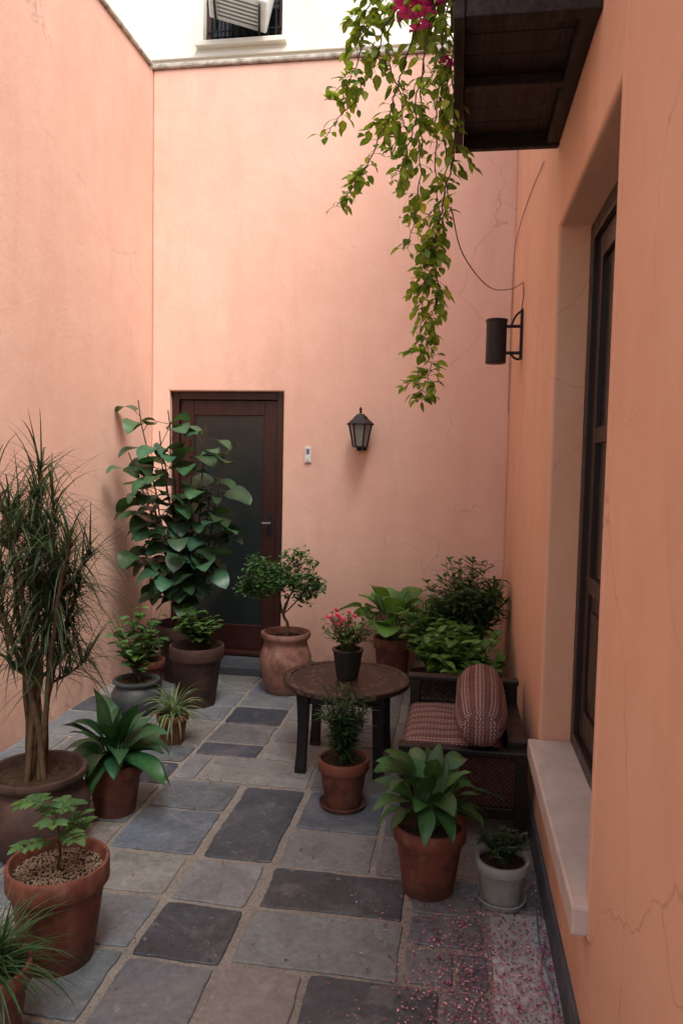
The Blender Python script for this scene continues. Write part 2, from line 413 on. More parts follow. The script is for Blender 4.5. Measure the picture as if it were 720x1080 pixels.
box("handle",-1.50,-1.43,y2-.05,y2-.035,1.12,1.135,M_grey,e,.003); box("handle_stem",-1.45,-1.436,y2-.04,y2,1.12,1.134,M_grey,e,.002)
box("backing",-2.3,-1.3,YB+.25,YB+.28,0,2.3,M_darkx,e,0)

# right window (tall casement)
e=empty("wooden_window")
X=XR+.125
def bx(n,x0,x1,y0,y1,z0,z1,m=M_dark,b=.004): return box(n,x0,x1,y0,y1,z0,z1,m,e,b)
bx("frame_far",X,X+.08,3.03,3.10,.482,2.56); bx("frame_near",X,X+.08,1.96,2.03,.482,2.56)
bx("frame_head",X,X+.08,2.03,3.03,2.49,2.56); bx("frame_foot",X,X+.08,2.03,3.03,.482,.54)
for y0,y1 in((2.032,2.528),(2.532,3.028)):
    bx("stile",X+.02,X+.06,y0,y0+.075,.542,2.488); bx("stile",X+.02,X+.06,y1-.075,y1,.542,2.488)
    for z0,z1 in((.542,.66),(1.12,1.19),(1.70,1.76),(2.40,2.488)): bx("rail",X+.022,X+.058,y0+.075,y1-.075,z0,z1)
    bx("lower_panel",X+.034,X+.046,y0+.075,y1-.075,.66,1.12,M_dark); bx("raised_field",X+.026,X+.034,y0+.12,y1-.12,.72,1.06,M_dark,.006)
    bx("glass",X+.036,X+.042,y0+.075,y1-.075,1.19,2.40,M_glassw,0)
bx("handle",X-.01,X+.005,2.50,2.515,1.45,1.60,M_iron,.003)

# background building
e=empty("white_building")
wallgrid("wall",[-6,-2.68,-1.86,5.],[-.05,5.84,7.4,10.5],{(1,1)},lambda a,b,d:(a,d,b),7.5,7.8,M_cream,e)
box("string_course",-6,5,7.47,7.499,5.70,5.74,M_cream,e)
box("window_frame_l",-2.68,-2.63,7.6,7.66,5.84,7.4,M_doorw,e);box("window_frame_r",-1.91,-1.86,7.6,7.66,5.84,7.4,M_doorw,e)
box("window_frame_b",-2.63,-1.91,7.6,7.66,5.84,5.9,M_doorw,e)
box("window_glass",-2.63,-1.91,7.64,7.648,5.9,7.4,M_glassw,e,0)
for i in range(9): box("grille_bar",-2.60+i*.082,-2.588+i*.082,7.57,7.582,5.85,7.39,M_iron,e,0)
for i in range(5): box("grille_rail",-2.67,-1.87,7.582,7.592,6.0+i*.3,6.012+i*.3,M_iron,e,0)
box("window_sill",-2.74,-1.80,7.42,7.5,5.79,5.838,M_cream,e)
e=empty("air_conditioner")
A=box("casing",-.29,.29,-.22,.22,-.20,.20,M_white,e,.02)
for i in range(10): box("louvre",-.25,.10,-.232,-.221,-.16+i*.032,-.147+i*.032,M_grey,e,.002)
box("panel",.13,.26,-.228,-.221,-.15,.15,M_white,e,.003)
for i in range(6): box("under_slot",-.2,.2,-.15+i*.055,-.13+i*.055,-.206,-.2005,M_grey,e,.001)
box("bracket",-.23,-.21,-.2,.34,-.235,-.207,M_iron,e);box("bracket",.21,.23,-.2,.34,-.235,-.207,M_iron,e)
e.location=(-2.20,7.25,6.17); e.rotation_euler=(math.radians(-6),math.radians(12),math.radians(14))

# balcony box
e=empty("wooden_balcony")
bx0,bx1,by0,by1,bz=-.05,XR-.002,2.26,3.2,2.9
box("fascia_outer",bx0,bx0+.035,by0,by1,bz,bz+.5,M_balc,e,.005)
box("fascia_far",bx0+.036,bx1,by1-.035,by1,bz+.003,bz+.5,M_balc,e,.005)
box("fascia_near",bx0+.036,bx1,by0,by0+.05,bz+.003,bz+.5,M_balc,e,.005)
box("wall_bearer",bx1-.05,bx1,by0+.05,by1-.036,bz+.01,bz+.09,M_balc,e,.004)
k=(by1-by0-.09)/7
for i in range(7): box("soffit_plank",bx0+.036,bx1-.05,by0+.052+i*k,by0+.052+(i+1)*k-.003,bz+.05+U(0,.003),bz+.075,M_balc,e,.002)
box("joist",bx0+.036,bx1-.05,by0+.42,by0+.46,bz+.012,bz+.049,M_balc,e,.003)
box("top_ledge",bx0-.03,bx1,by0-.03,by1+.03,bz+.501,bz+.53,M_balc,e,.005)
box("planter_box",bx0+.02,bx1-.04,by0+.1,by1-.1,bz+.531,bz+.70,M_terra_d,e,.01)

# ================================================================== SMALL FIXTURES
e=empty("wall_lantern")
lx,ly,lz=-.715,YB-.12,1.74
def prism(name,prof,n,mat,loc,parent,rot=0):
    v=[];f=[]
    for r,z in prof:
        for j in range(n):
            a=2*math.pi*j/n+rot; v.append((r*math.cos(a),r*math.sin(a),z))
    for i in range(len(prof)-1):
        for j in range(n): f.append((i*n+j,i*n+(j+1)%n,(i+1)*n+(j+1)%n,(i+1)*n+j))
    f.append(tuple(range(n))[::-1]); f.append(tuple((len(prof)-1)*n+j for j in range(n)))
    return meshob(name,v,f,mat,parent,loc=loc,doubles=True)
prism("base",[(.02,-.03),(.03,-.012),(.058,-.008),(.058,0)],6,M_iron,(lx,ly,lz),e)
prism("glass",[(.05,0),(.082,.155)],6,M_lampg,(lx,ly,lz),e)
prism("roof",[(.102,.155),(.102,.165),(.055,.205),(.05,.215),(.03,.232),(.022,.24)],6,M_iron,(lx,ly,lz),e)
lathe("finial",[(.002,.24),(.012,.25),(.008,.262),(.014,.272),(.004,.288),(.001,.29)],M_iron,e,(lx,ly,lz),12)
B=Buf()
for j in range(6):
    a=math.pi/3*j; B.tube([(lx+.052*math.cos(a),ly+.052*math.sin(a),lz),(lx+.084*math.cos(a),ly+.084*math.sin(a),lz+.156)],.0065,.0065,(0,0,0),6)
B.tube(curve_pts([(lx,YB-.015,lz+.02),(lx,YB-.06,lz-.01),(lx,ly,lz-.03)],8),.008,.008,(0,0,0),8)
B.make("cage_bars",M_iron,e)
box("backplate",lx-.04,lx+.04,YB-.022,YB-.002,lz-.03,lz+.13,M_iron,e,.004)
e=empty("light_switch")
box("plate",-1.155,-1.105,YB-.014,YB-.001,1.61,1.73,M_white,e,.003)
box("rocker",-1.142,-1.118,YB-.020,YB-.014,1.68,1.715,M_grey,e,.002); box("rocker_2",-1.142,-1.118,YB-.020,YB-.014,1.625,1.66,M_white,e,.002)
e=empty("wall_lamp")
wy=4.66
lathe("shade",[(0,2.235),(.055,2.235),(.062,2.24),(.062,2.485),(.066,2.488),(.066,2.5),(.05,2.503),(.0,2.503)],M_iron,e,(.215,wy,0),28)
box("backplate",XR-.016,XR-.002,wy-.03,wy+.03,2.26,2.56,M_iron,e,.003)
B=Buf()
B.tube([(XR-.01,wy,2.46),(.27,wy,2.46)],.010,.010,(0,0,0),8); B.tube([(XR-.01,wy,2.30),(.27,wy,2.30)],.010,.010,(0,0,0),8)
B.tube(curve_pts([(XR-.015,wy,2.55),(.325,wy,2.52),(.30,wy,2.46)],8),.007,.007,(0,0,0),8)
B.tube(curve_pts([(XR-.015,wy,2.26),(.325,wy,2.27),(.30,wy,2.30)],8),.007,.007,(0,0,0),8)
B.make("bracket",M_iron,e)
M_cab=simple("weathered_cable",(.16,.10,.075),(.24,.16,.12),.7)
B=Buf()
B.tube(curve_pts([(-.05,2.8,2.55),(.0,3.1,2.46),(.13,3.7,2.47),(.27,4.3,2.60),(XR-.008,wy,2.72)],24),.0026,.0026,(0,0,0),6)
B.tube(curve_pts([(XR-.006,wy,2.72),(XR-.004,wy-.01,2.64),(XR-.012,wy,2.56)],8),.0035,.0035,(0,0,0),6)
B.tube(curve_pts([(XR-.006,3.7,3.05),(XR-.006,4.4,3.15),(XR-.006,5.2,3.2),(XR-.01,5.55,3.1),(XR-.012,5.58,2.6),(XR-.012,5.58,2.0)],24),.0022,.0022,(0,0,0),6)
B.make("cable",M_cab,None)
M_hose=simple("faded_blue_hose",(.06,.13,.19),(.10,.19,.26),.6,20,.05)
M_cord=simple("pink_cord",(.25,.06,.10),(.36,.10,.15),.6,20,.05)
B=Buf(); B.tube(curve_pts([(.335,2.8,.012),(.33,2.62,.012),(.322,2.45,.013),(.338,2.25,.012),(.345,2.15,.012)],40,.001),.003,.003,(0,0,0),8); B.make("garden_hose",M_hose,None)
B=Buf(); B.tube(curve_pts([(.335,2.45,.02),(.31,2.3,.012),(.325,2.15,.02),(.31,1.95,.012),(.335,1.8,.012)],40,.001),.002,.002,(0,0,0),6); B.make("cord",M_cord,None)

# ================================================================== TABLE
m,nt,p,o=new_mat("carved_table_wood")
O=objc(nt)
vor=N(nt,"ShaderNodeTexVoronoi"); vor.inputs['Scale'].default_value=34; nt.links.new(O,vor.inputs['Vector'])
ln=N(nt,"ShaderNodeVectorMath",operation='LENGTH'); nt.links.new(O,ln.inputs[0])
wv=N(nt,"ShaderNodeMath",operation='SINE'); mm=N(nt,"ShaderNodeMath",operation='MULTIPLY'); mm.inputs[1].default_value=105; nt.links.new(ln.outputs['Value'],mm.inputs[0]); nt.links.new(mm.outputs[0],wv.inputs[0])
rings=ramp(nt,maprange(nt,wv.outputs[0],-1,1),[(.35,0.),(.6,1.)])
pat=ramp(nt,vor.outputs['Distance'],[(.2,1.),(.5,0.)])
c=mix(nt,mix(nt,1.,rings,pat,'MULTIPLY'),(.034,.017,.013),(.13,.075,.052))
c=mix(nt,.4,c,ramp(nt,noise_tex(nt,O,12,4),[(.3,.4),(.7,1.3)]),'MULTIPLY')
nt.links.new(c,p.inputs['Base Color']); p.inputs['Roughness'].default_value=.5
bump(nt,p,mix(nt,1.,rings,pat,'MULTIPLY'),.6,.003)
M_table=m
e=empty("round_table",(-.55,3.88,0))
lathe("top",[(0,.455),(.30,.455),(.302,.461),(.325,.463),(.34,.458),(.343,.448),(.338,.432),(.31,.425),(0,.425)],M_table,e,n=64)
for i,(sx,sy) in enumerate(((-1,-1),(1,-1),(1,1),(-1,1))):
    v=[];f=[]
    prof=[(.0,.20,.028),(.02,.203,.028),(.12,.198,.025),(.25,.194,.026),(.36,.194,.03),(.424,.195,.034)]
    for z,r,h in prof:
        for ax,ay in((-1,-1),(1,-1),(1,1),(-1,1)): v.append((sx*r+ax*h,sy*r+ay*h,z))
    for k in range(5):
        for j in range(4): f.append((k*4+j,k*4+(j+1)%4,(k+1)*4+(j+1)%4,(k+1)*4+j))
    f+= [(3,2,1,0),(20,21,22,23)]
    bevel(meshob("leg_%d"%(i+1),v,f,M_darkx,e,doubles=True),.004)
for s in(-1,1):
    box("apron",-.162,.162,s*.195-.011,s*.195+.011,.365,.424,M_darkx,e,.003)
    box("apron",s*.195-.011,s*.195+.011,-.162,.162,.365,.424,M_darkx,e,.003)

# ================================================================== BENCH
m,nt,p,o=new_mat("woven_stripe_fabric")
g=N(nt,"ShaderNodeTexCoord"); mp_=N(nt,"ShaderNodeMapping"); nt.links.new(g.outputs['UV'],mp_.inputs[0])
sx=N(nt,"ShaderNodeSeparateXYZ"); nt.links.new(mp_.outputs[0],sx.inputs[0])
def msin(src,k,ph=0.):
    a=N(nt,"ShaderNodeMath",operation='MULTIPLY_ADD'); a.inputs[1].default_value=k; a.inputs[2].default_value=ph; nt.links.new(src,a.inputs[0])
    b=N(nt,"ShaderNodeMath",operation='SINE'); nt.links.new(a.outputs[0],b.inputs[0]); return b.outputs[0]
zz=N(nt,"ShaderNodeMath",operation='MULTIPLY_ADD'); nt.links.new(msin(sx.outputs['Y'],300.),zz.inputs[0]); zz.inputs[1].default_value=.0032; nt.links.new(sx.outputs['X'],zz.inputs[2])
s1=ramp(nt,maprange(nt,msin(zz.outputs[0],330.),-1,1),[(.35,0.),(.6,.85)])
dots=ramp(nt,maprange(nt,msin(sx.outputs['Y'],410.,.6),-1,1),[(.25,.5),(.6,1.)])
s2=ramp(nt,maprange(nt,msin(sx.outputs['X'],82.,1.),-1,1),[(.55,0.),(.7,.8)])
dk=ramp(nt,noise_tex(nt,mp_.outputs[0],9,3),[(.3,(.10,.045,.043)),(.7,(.17,.07,.062))])
lt=ramp(nt,noise_tex(nt,mp_.outputs[0],60,3),[(.3,(.30,.23,.21)),(.7,(.45,.37,.34))])
c=mix(nt,mix(nt,1.,s1,dots,'MULTIPLY'),dk,lt); c=mix(nt,s2,c,dk)
nt.links.new(c,p.inputs['Base Color']); p.inputs['Roughness'].default_value=.95; p.inputs['Specular IOR Level'].default_value=.1
b=bump(nt,p,s1,.4,.002); bump(nt,p,noise_tex(nt,mp_.outputs[0],220,4,.7),.6,.002,b)
M_fab=m
def addUV(ob,fn):
    me=ob.data; uv=me.uv_layers.new(name="UVMap")
    for l in me.loops: uv.data[l.index].uv=fn(me.vertices[l.vertex_index].co)
e=empty("wooden_bench")
X0,X1,Y0,Y1=-.20,.335,3.13,3.80
for n_,xx,yy,zt in(("leg_1",X0,Y0,.375),("leg_2",X1-.05,Y0,.375),("leg_3",X0,Y1-.05,.505),("leg_4",X1-.05,Y1-.05,.505)):
    box(n_,xx,xx+.05,yy,yy+.05,0,zt,M_darkx,e,.005)
box("end_rail_top",X0-.012,X1+.006,Y0-.01,Y0+.055,.376,.402,M_darkx,e,.006)
box("end_rail_low",X0+.05,X1-.05,Y0+.008,Y0+.042,.10,.15,M_darkx,e,.004)
box("front_rail",X0+.006,X0+.04,Y0+.056,Y1-.052,.30,.372,M_darkx,e,.004)
box("back_rail",X1-.085,X1,Y0+.056,Y1-.052,.33,.43,M_darkx,e,.006)
box("seat_board",X0+.042,X1-.086,Y0+.056,Y1-.052,.33,.35,M_darkx,e,.003)
box("front_rail_low",X0+.01,X0+.04,Y0+.052,Y1-.052,.10,.14,M_darkx,e,.004)
box("arm_top",X0-.012,X1+.006,Y1-.058,Y1+.008,.506,.532,M_darkx,e,.006)
box("arm_mid",X0+.05,X1-.05,Y1-.042,Y1-.01,.385,.41,M_darkx,e,.003)
def lattice(name,x0,x1,z0,z1,y,step,mat,r=.004):
    B=Buf(); w=x1-x0;h=z1-z0
    t=-h
    while t<w:
        for sg in(1,-1):
            a=Vector((x0+t,y+sg*.002,z0)) if sg>0 else Vector((x0+t,y+sg*.002,z1))
            bq=Vector((x0+t+h,y+sg*.002,z1)) if sg>0 else Vector((x0+t+h,y+sg*.002,z0))
            u0=max(0,(x0-a.x)/(bq.x-a.x)); u1=min(1,(x1-a.x)/(bq.x-a.x))
            if u1>u0: B.tube([a.lerp(bq,u0),a.lerp(bq,u1)],r,r,(0,0,0),5)
        t+=step
    return B.make(name,mat,e)
M_cane=simple("stained_cane",(.045,.016,.013),(.10,.038,.028),.5,30,.3)
lattice("cane_end",X0+.05,X1-.05,.15,.376,Y0+.025,.022,M_cane,.0045)
lattice("cane_arm",X0+.05,X1-.05,.41,.506,Y1-.026,.03,M_darkx,.0045)
box("cane_back",X0+.05,X1-.05,Y0+.034,Y0+.04,.15,.374,M_darkx,e,0)
def cushion(name,x0,x1,y0,y1,z0,z1,par):
    nx,ny=14,24; v=[];f=[]
    for s in(1,-1):
        for i in range(nx+1):
            for j in range(ny+1):
                u,w=i/nx*2-1,j/ny*2-1
                edge=(max(0,1-abs(u)**5))**.5*(max(0,1-abs(w)**7))**.5
                hh=(z1-z0)/2*edge
                xx=(x0+x1)/2+u*(x1-x0)/2; yy=(y0+y1)/2+w*(y1-y0)/2
                v.append((xx,yy,(z0+z1)/2+s*hh+ (noise.noise(Vector((xx*9,yy*9,s)))*.008*edge if s>0 else 0)))
    M=(nx+1)*(ny+1)
    for s in range(2):
        for i in range(nx):
            for j in range(ny):
                a=s*M+i*(ny+1)+j; q=(a,a+ny+1,a+ny+2,a+1); f.append(q if s==0 else q[::-1])
    ob=meshob(name,v,f,M_fab,par,True,doubles=True); addUV(ob,lambda c:(c.y,c.x)); return ob
cushion("seat_cushion",X0-.002,X1-.09,Y0+.02,Y1-.055,.345,.418,e)
# rolled mat lying lengthwise along the seat; long soft taper at near end
prof=[(0,0.0),(.022,.001),(.042,.004),(.060,.011),(.074,.022),(.085,.040),(.094,.065),(.101,.10),(.106,.14),(.110,.2),(.113,.3),(.113,.42),(.111,.52),(.108,.60),(.100,.635),(.08,.655),(.03,.663),(0,.664)]
v=[];f=[];n=64
for (r,t) in prof:
    for j in range(n):
        a=2*math.pi*j/n; rr=r*(1+.08*noise.noise(Vector((math.cos(a)*1.7,math.sin(a)*1.7,t*5+3))))
        zc=rr*math.sin(a)
        if zc<0: zc*=.88
        v.append((rr*math.cos(a)*1.03,t,zc))
for i in range(len(prof)-1):
    for j in range(n): f.append((i*n+j,(i+1)*n+j,(i+1)*n+(j+1)%n,i*n+(j+1)%n))
ob=meshob("bolster",v,f,M_fab,e,True,loc=(.132,3.075,.493))
me=ob.data; uv=me.uv_layers.new(name="UVMap")
for pl in me.polygons:
    rows=[me.loops[k].vertex_index//n for k in pl.loop_indices]
    endcap=max(rows)<=4 or min(rows)>=len(prof)-4
    for li in pl.loop_indices:
        vi=me.loops[li].vertex_index; i,j=divmod(vi,n)
        if endcap:
            co=me.vertices[vi].co; uv.data[li].uv=(.19-co.x*1.25,-co.z)
        else:
            if (j==0) and any(me.loops[k].vertex_index%n==n-1 for k in pl.loop_indices): j=n
            uv.data[li].uv=(j/n*.76,prof[i][1])
ob.rotation_euler=(math.radians(2.6),0,math.radians(-1.5))

# ================================================================== PLANTS
BR=(.07,.045,.028)
e=empty("potted_dracaena")
zs=pot(e,-1.65,2.72,.195,.15,.34,M_terra_d,'belly')
S=Buf();L=Buf()
random.seed(11)
heads=[]
for i in range(9):
    a=U(0,6.28); r=U(.01,.07); x,y=-1.65+r*math.cos(a),2.72+r*math.sin(a)
    tx,ty=-1.66+(i/8-.45)*.46,2.72+U(-.2,.18); tz=[1.35,1.2,1.5,1.3,1.55,1.15,1.42,1.1,1.3][i]
    pts=curve_pts([(x,y,zs),(x+(tx-x)*.2+U(-.03,.03),y+(ty-y)*.25,zs+(tz-zs)*.4),(x+(tx-x)*.6+U(-.03,.03),y+(ty-y)*.6,zs+(tz-zs)*.72),(tx,ty,tz)],12,.006)
    S.tube(pts,.013,.007,BR,7)
    heads.append((pts[-1],pts[-1]-pts[-3]))
    for k in (5,7,9,10):
        if rnd()<.85:
            d=Vector((U(-1,1),U(-1,1),U(.5,1.3))).normalized(); q=pts[k]+d*U(.08,.2)
            S.tube([pts[k],pts[k].lerp(q,.5)+Vector((0,0,-.008)),q],.006,.005,BR,6); heads.append((q,d))
for hp,hd in heads:
    hd=hd.normalized()
    for k in range(50):
        a=U(0,6.28); el=U(-.6,1.3)
        d=Vector((math.cos(a)*math.cos(el),math.sin(a)*math.cos(el),math.sin(el)))*1.0+hd*.3
        L.leaf(hp+hd*U(-.12,.03),d,U(.15,.33),U(.006,.011),vc((.035,.060,.034),.45),droop=U(.3,2.3),fold=.1,prof='taper',seg=6)
S.make("stems",M_stem,e); L.make("leaves",M_leaf,e)

def rosette(name,x,y,rt,rb,h,mat,n,Lr,Wr,col,style='rim',saucer=False,el=(.4,1.3),droop=1.1,pet=.08,prof='lance',gl=True,seed=1,z=0.,wave=.03):
    random.seed(seed)
    e=empty(name); zs=pot(e,x,y,rt,rb,h,mat,style,z=z,saucer=saucer); S=Buf();L=Buf()
    for i in range(n):
        a=i*2.4+U(-.3,.3); t=i/n; ee=el[0]+(el[1]-el[0])*t+U(-.12,.12)
        d=Vector((math.cos(a)*math.cos(ee),math.sin(a)*math.cos(ee),math.sin(ee)))
        b=Vector((x+.02*math.cos(a),y+.02*math.sin(a),zs)); pl=pet*U(.5,1.5)
        up=d*.5+Vector((0,0,.5)); tip=b+up.normalized()*pl
        S.tube([b,b.lerp(tip,.5),tip],.004,.003,(.05,.09,.03),6)
        L.leaf(tip,d,U(*Lr),U(*Wr),vc(col,.35),droop=droop*U(.6,1.4),fold=.12,prof=prof,seg=10,wave=wave,twist=U(-.4,.4))
    S.make("petioles",M_leaf,e); L.make("leaves",M_leafg if gl else M_leaf,e); return e
rosette("potted_birds_nest_fern",-1.49,3.09,.128,.09,.24,M_terra,32,(.17,.28),(.075,.11),(.020,.082,.034),pet=.09,el=(.0,1.4),droop=1.3,prof='ovate',seed=3,wave=.05)
rosette("potted_peace_lily",-.06,2.73,.138,.095,.265,M_terra,38,(.11,.18),(.06,.09),(.030,.10,.034),pet=.15,el=(.0,1.35),droop=1.2,prof='ovate',seed=16,wave=.05)
rosette("potted_hosta",-.42,5.30,.14,.10,.36,M_terra,28,(.13,.20),(.14,.19),(.085,.20,.05),pet=.24,el=(-.1,1.3),droop=.9,prof='round',gl=False,seed=8)
e=empty("potted_spider_plant"); zs=pot(e,-1.55,3.93,.09,.062,.17,M_terra,'rim'); L=Buf(); random.seed(5)
for i in range(90):
    a=U(0,6.28);el=U(.3,1.4)
    L.leaf((-1.55+U(-.02,.02),3.93+U(-.02,.02),zs),(math.cos(a)*math.cos(el),math.sin(a)*math.cos(el),math.sin(el)),U(.16,.27),U(.010,.015),vc((.11,.17,.08),.35),droop=U(1.2,2.6),prof='strap',seg=7,fold=.2)
L.make("leaves",M_leaf,e)
def shrub(name,x,y,potargs,n,top,spread,Lr,Wr,col,seed=1,prof='ovate',lp=16,mat=None,gap=.3,bare=.3,sx=1.):
    random.seed(seed); e=empty(name); zs=pot(e,x,y,*potargs[:4],**potargs[4]); S=Buf();L=Buf()
    for i in range(n):
        a=U(0,6.28); r=spread*math.sqrt(rnd()); tz=zs+(top-zs)*U(.55,1.)*(1-.25*(r/spread)**2)
        pts=curve_pts([(x+U(-.02,.02),y+U(-.02,.02),zs),(x+r*.35*math.cos(a)*sx,y+r*.35*math.sin(a),zs+(tz-zs)*.5),(x+r*math.cos(a)*sx,y+r*math.sin(a),tz)],10,.004)
        S.tube(pts,.0035,.0015,(.06,.07,.03),5)
        sh=U(.6,1.5)
        for k in range(lp):
            t=bare+(1-bare)*k/lp; idx=t*10; q=pts[int(idx)].lerp(pts[min(10,int(idx)+1)],idx-int(idx))
            aa=k*2.4+U(-.5,.5); d=Vector((math.cos(aa),math.sin(aa),U(.0,.9)))
            cc=vc(col,.3); cc=tuple(c_*sh for c_ in cc)
            L.leaf(q,d,U(*Lr),U(*Wr),cc,droop=U(.2,1.),prof=prof,seg=4,fold=.1)
    S.make("stems",M_leaf,e); L.make("leaves",mat or M_leaf,e); return e
shrub("potted_geranium",-1.96,4.36,(.145,.10,.22,M_greyp,dict(style='belly')),14,.76,.20,(.06,.10),(.045,.07),(.05,.12,.035),21,lp=9)
shrub("potted_herb",-2.06,4.78,(.11,.08,.23,M_terra,{}),10,.55,.15,(.05,.08),(.04,.06),(.04,.09,.03),22,lp=9)
shrub("potted_coleus",-1.65,4.60,(.178,.12,.40,M_terra_d,{}),18,.68,.17,(.05,.09),(.045,.07),(.06,.13,.04),23,lp=9)
shrub("potted_podocarpus",-.48,3.34,(.12,.082,.235,M_terra,dict(saucer=True)),34,.62,.13,(.06,.09),(.008,.013),(.035,.08,.035),24,prof='lance',lp=24,bare=.1)
shrub("potted_sedum",.21,2.70,(.098,.068,.17,M_whitep,dict(saucer=True)),60,.285,.105,(.022,.036),(.010,.015),(.03,.06,.028),25,lp=14,bare=.1)
shrub("potted_fern_bush",.09,4.95,(.2,.15,.3,M_terra_d,{}),120,1.04,.38,(.07,.11),(.020,.032),(.06,.12,.05),26,prof='lance',lp=24,bare=.3,sx=.72)
shrub("potted_camellia",.06,4.42,(.17,.12,.26,M_terra_d,{}),64,.71,.33,(.07,.11),(.045,.065),(.085,.20,.05),27,lp=13,bare=.35,sx=.85)
shrub("potted_croton",-.14,4.85,(.14,.10,.24,M_terra_d,{}),38,.78,.22,(.07,.10),(.04,.055),(.07,.16,.045),28,lp=13,bare=.3)

# tall fiddle-leaf fig
random.seed(33)
e=empty("potted_fiddle_leaf_fig"); zs=pot(e,-1.93,5.13,.215,.15,.42,M_terra_d,'rim'); S=Buf();L=Buf()
tops=[(-2.22,4.95,2.02),(-1.98,4.9,1.95),(-1.72,4.95,1.90),(-1.56,4.85,1.62),(-2.22,4.8,1.65),(-1.95,4.72,1.58),(-1.68,4.95,1.42),(-2.1,4.95,1.25),(-1.56,4.9,1.2),(-1.85,4.75,1.12),(-2.2,4.9,1.0),(-1.68,4.85,.92),(-2.0,4.8,1.8),(-1.95,4.8,.85),(-1.8,4.85,1.75),(-2.1,4.8,1.42)]
for i,t in enumerate(tops):
    pts=curve_pts([(-1.93+U(-.05,.05),5.13+U(-.05,.05),zs),(-1.93+(t[0]+1.93)*.4,5.1,zs+min(.45,(t[2]-zs)*.5)),t],16,.008)
    S.tube(pts,.010,.004,BR,7)
    nl=16 if t[2]>1.3 else 10
    for k in range(nl):
        u=.36+.64*k/(nl-1); ix=u*16; q=pts[min(15,int(ix))].lerp(pts[min(16,int(ix)+1)],ix-int(ix))
        a=k*2.4+i+U(-.3,.3); d=Vector((math.cos(a)*.8,math.sin(a)*.7-.55,U(-.1,.6)))
        pet=q+d.normalized()*U(.05,.12); S.tube([q,pet],.003,.0025,(.05,.08,.03),5)
        sz=U(.13,.22)
        if pet.x+d.x*.12<-2.33: d.x=abs(d.x)*.5
        if pet.y+d.y*.15>5.5: d.y=-abs(d.y)
        L.leaf(pet,d,sz,sz*U(.70,.92),vc((.030,.085,.046),.4),droop=U(.8,2.2),prof='broad',seg=9,fold=.07,wave=.035,twist=U(-.5,.5))
S.make("stems",M_stem,e); L.make("leaves",M_leafg,e)

# small standard tree in round pot
random.seed(41)
e=empty("potted_bonsai_tree"); zs=pot(e,-1.14,4.98,.17,.12,.43,M_terra_p,'belly'); S=Buf();L=Buf()
tr=curve_pts([(-1.14,4.98,zs),(-1.13,4.98,.48),(-1.16,4.97,.56),(-1.12,4.97,.68)],14,.003); S.tube(tr,.013,.008,BR,8)
clumps=[((-1.06,4.95,.86),(.17,.14,.14)),((-1.31,4.92,.82),(.13,.12,.14)),((-1.20,4.93,.78),(.11,.10,.10)),((-1.0,4.96,.75),(.11,.10,.10)),((-1.36,4.92,.73),(.09,.08,.08))]
for cpos,rad in clumps:
    c0=Vector(cpos); S.tube(curve_pts([tr[9],tr[9].lerp(c0,.6)+Vector((0,0,-.02)),c0],6,.004),.006,.004,BR,6)
    for j in range(24):
        s=sph(); tip=c0+Vector((s.x*rad[0],s.y*rad[1],s.z*rad[2])); S.tube([c0,tip],.0025,.001,BR,4)
        for k in range(22):
            q=tip+sph()*.05
            L.leaf(q,(U(-1,1),U(-1,1),U(-.3,1)),U(.024,.042),U(.018,.03),vc((.07,.165,.07),.4),droop=.5,prof='round',seg=3,fold=.05)
S.make("trunk",M_stem,e); L.make("leaves",M_leaf,e)

# flower pot on table
random.seed(51)
e=empty("potted_begonia"); tx,ty=-.545,3.87; zs=pot(e,tx,ty,.082,.06,.155,M_blackp,'plain',z=.4635); S=Buf();L=Buf();F=Buf()
for i in range(75):
    a=U(0,6.28); r=.155*math.sqrt(rnd()); t=Vector((tx+r*math.cos(a),ty+r*math.sin(a),zs+U(.05,.19)))
    b=Vector((tx+U(-.03,.03),ty+U(-.03,.03),zs)); pts=curve_pts([b,b.lerp(t,.5)+Vector((0,0,.02)),t],6,.002); S.tube(pts,.002,.001,(.08,.12,.04),4)
    for k in range(9):
        q=pts[random.randint(2,6)]; L.leaf(q,(U(-1,1),U(-1,1),U(-.2,.8)),U(.02,.038),U(.010,.02),vc((.12,.18,.07),.4),droop=.6,prof='ovate',seg=3)
def bloom(F,c,s,col,n=9):
    for k in range(n):
        a=k*2.4; el=.15+1.2*k/n
        F.leaf(c,(math.cos(a)*math.cos(el),math.sin(a)*math.cos(el),math.sin(el)),s,s*.75,vc(col,.25),droop=.7,prof='round',seg=3,fold=.12)
for i in range(13):
    a=U(0,6.28); r=.085*math.sqrt(rnd()); bloom(F,Vector((tx-.03+r*math.cos(a),ty+r*math.sin(a),zs+U(.13,.21))),U(.022,.032),(.75,.16,.27))
S.make("stems",M_leaf,e); L.make("leaves",M_leaf,e); F.make("flowers",M_petal,e)

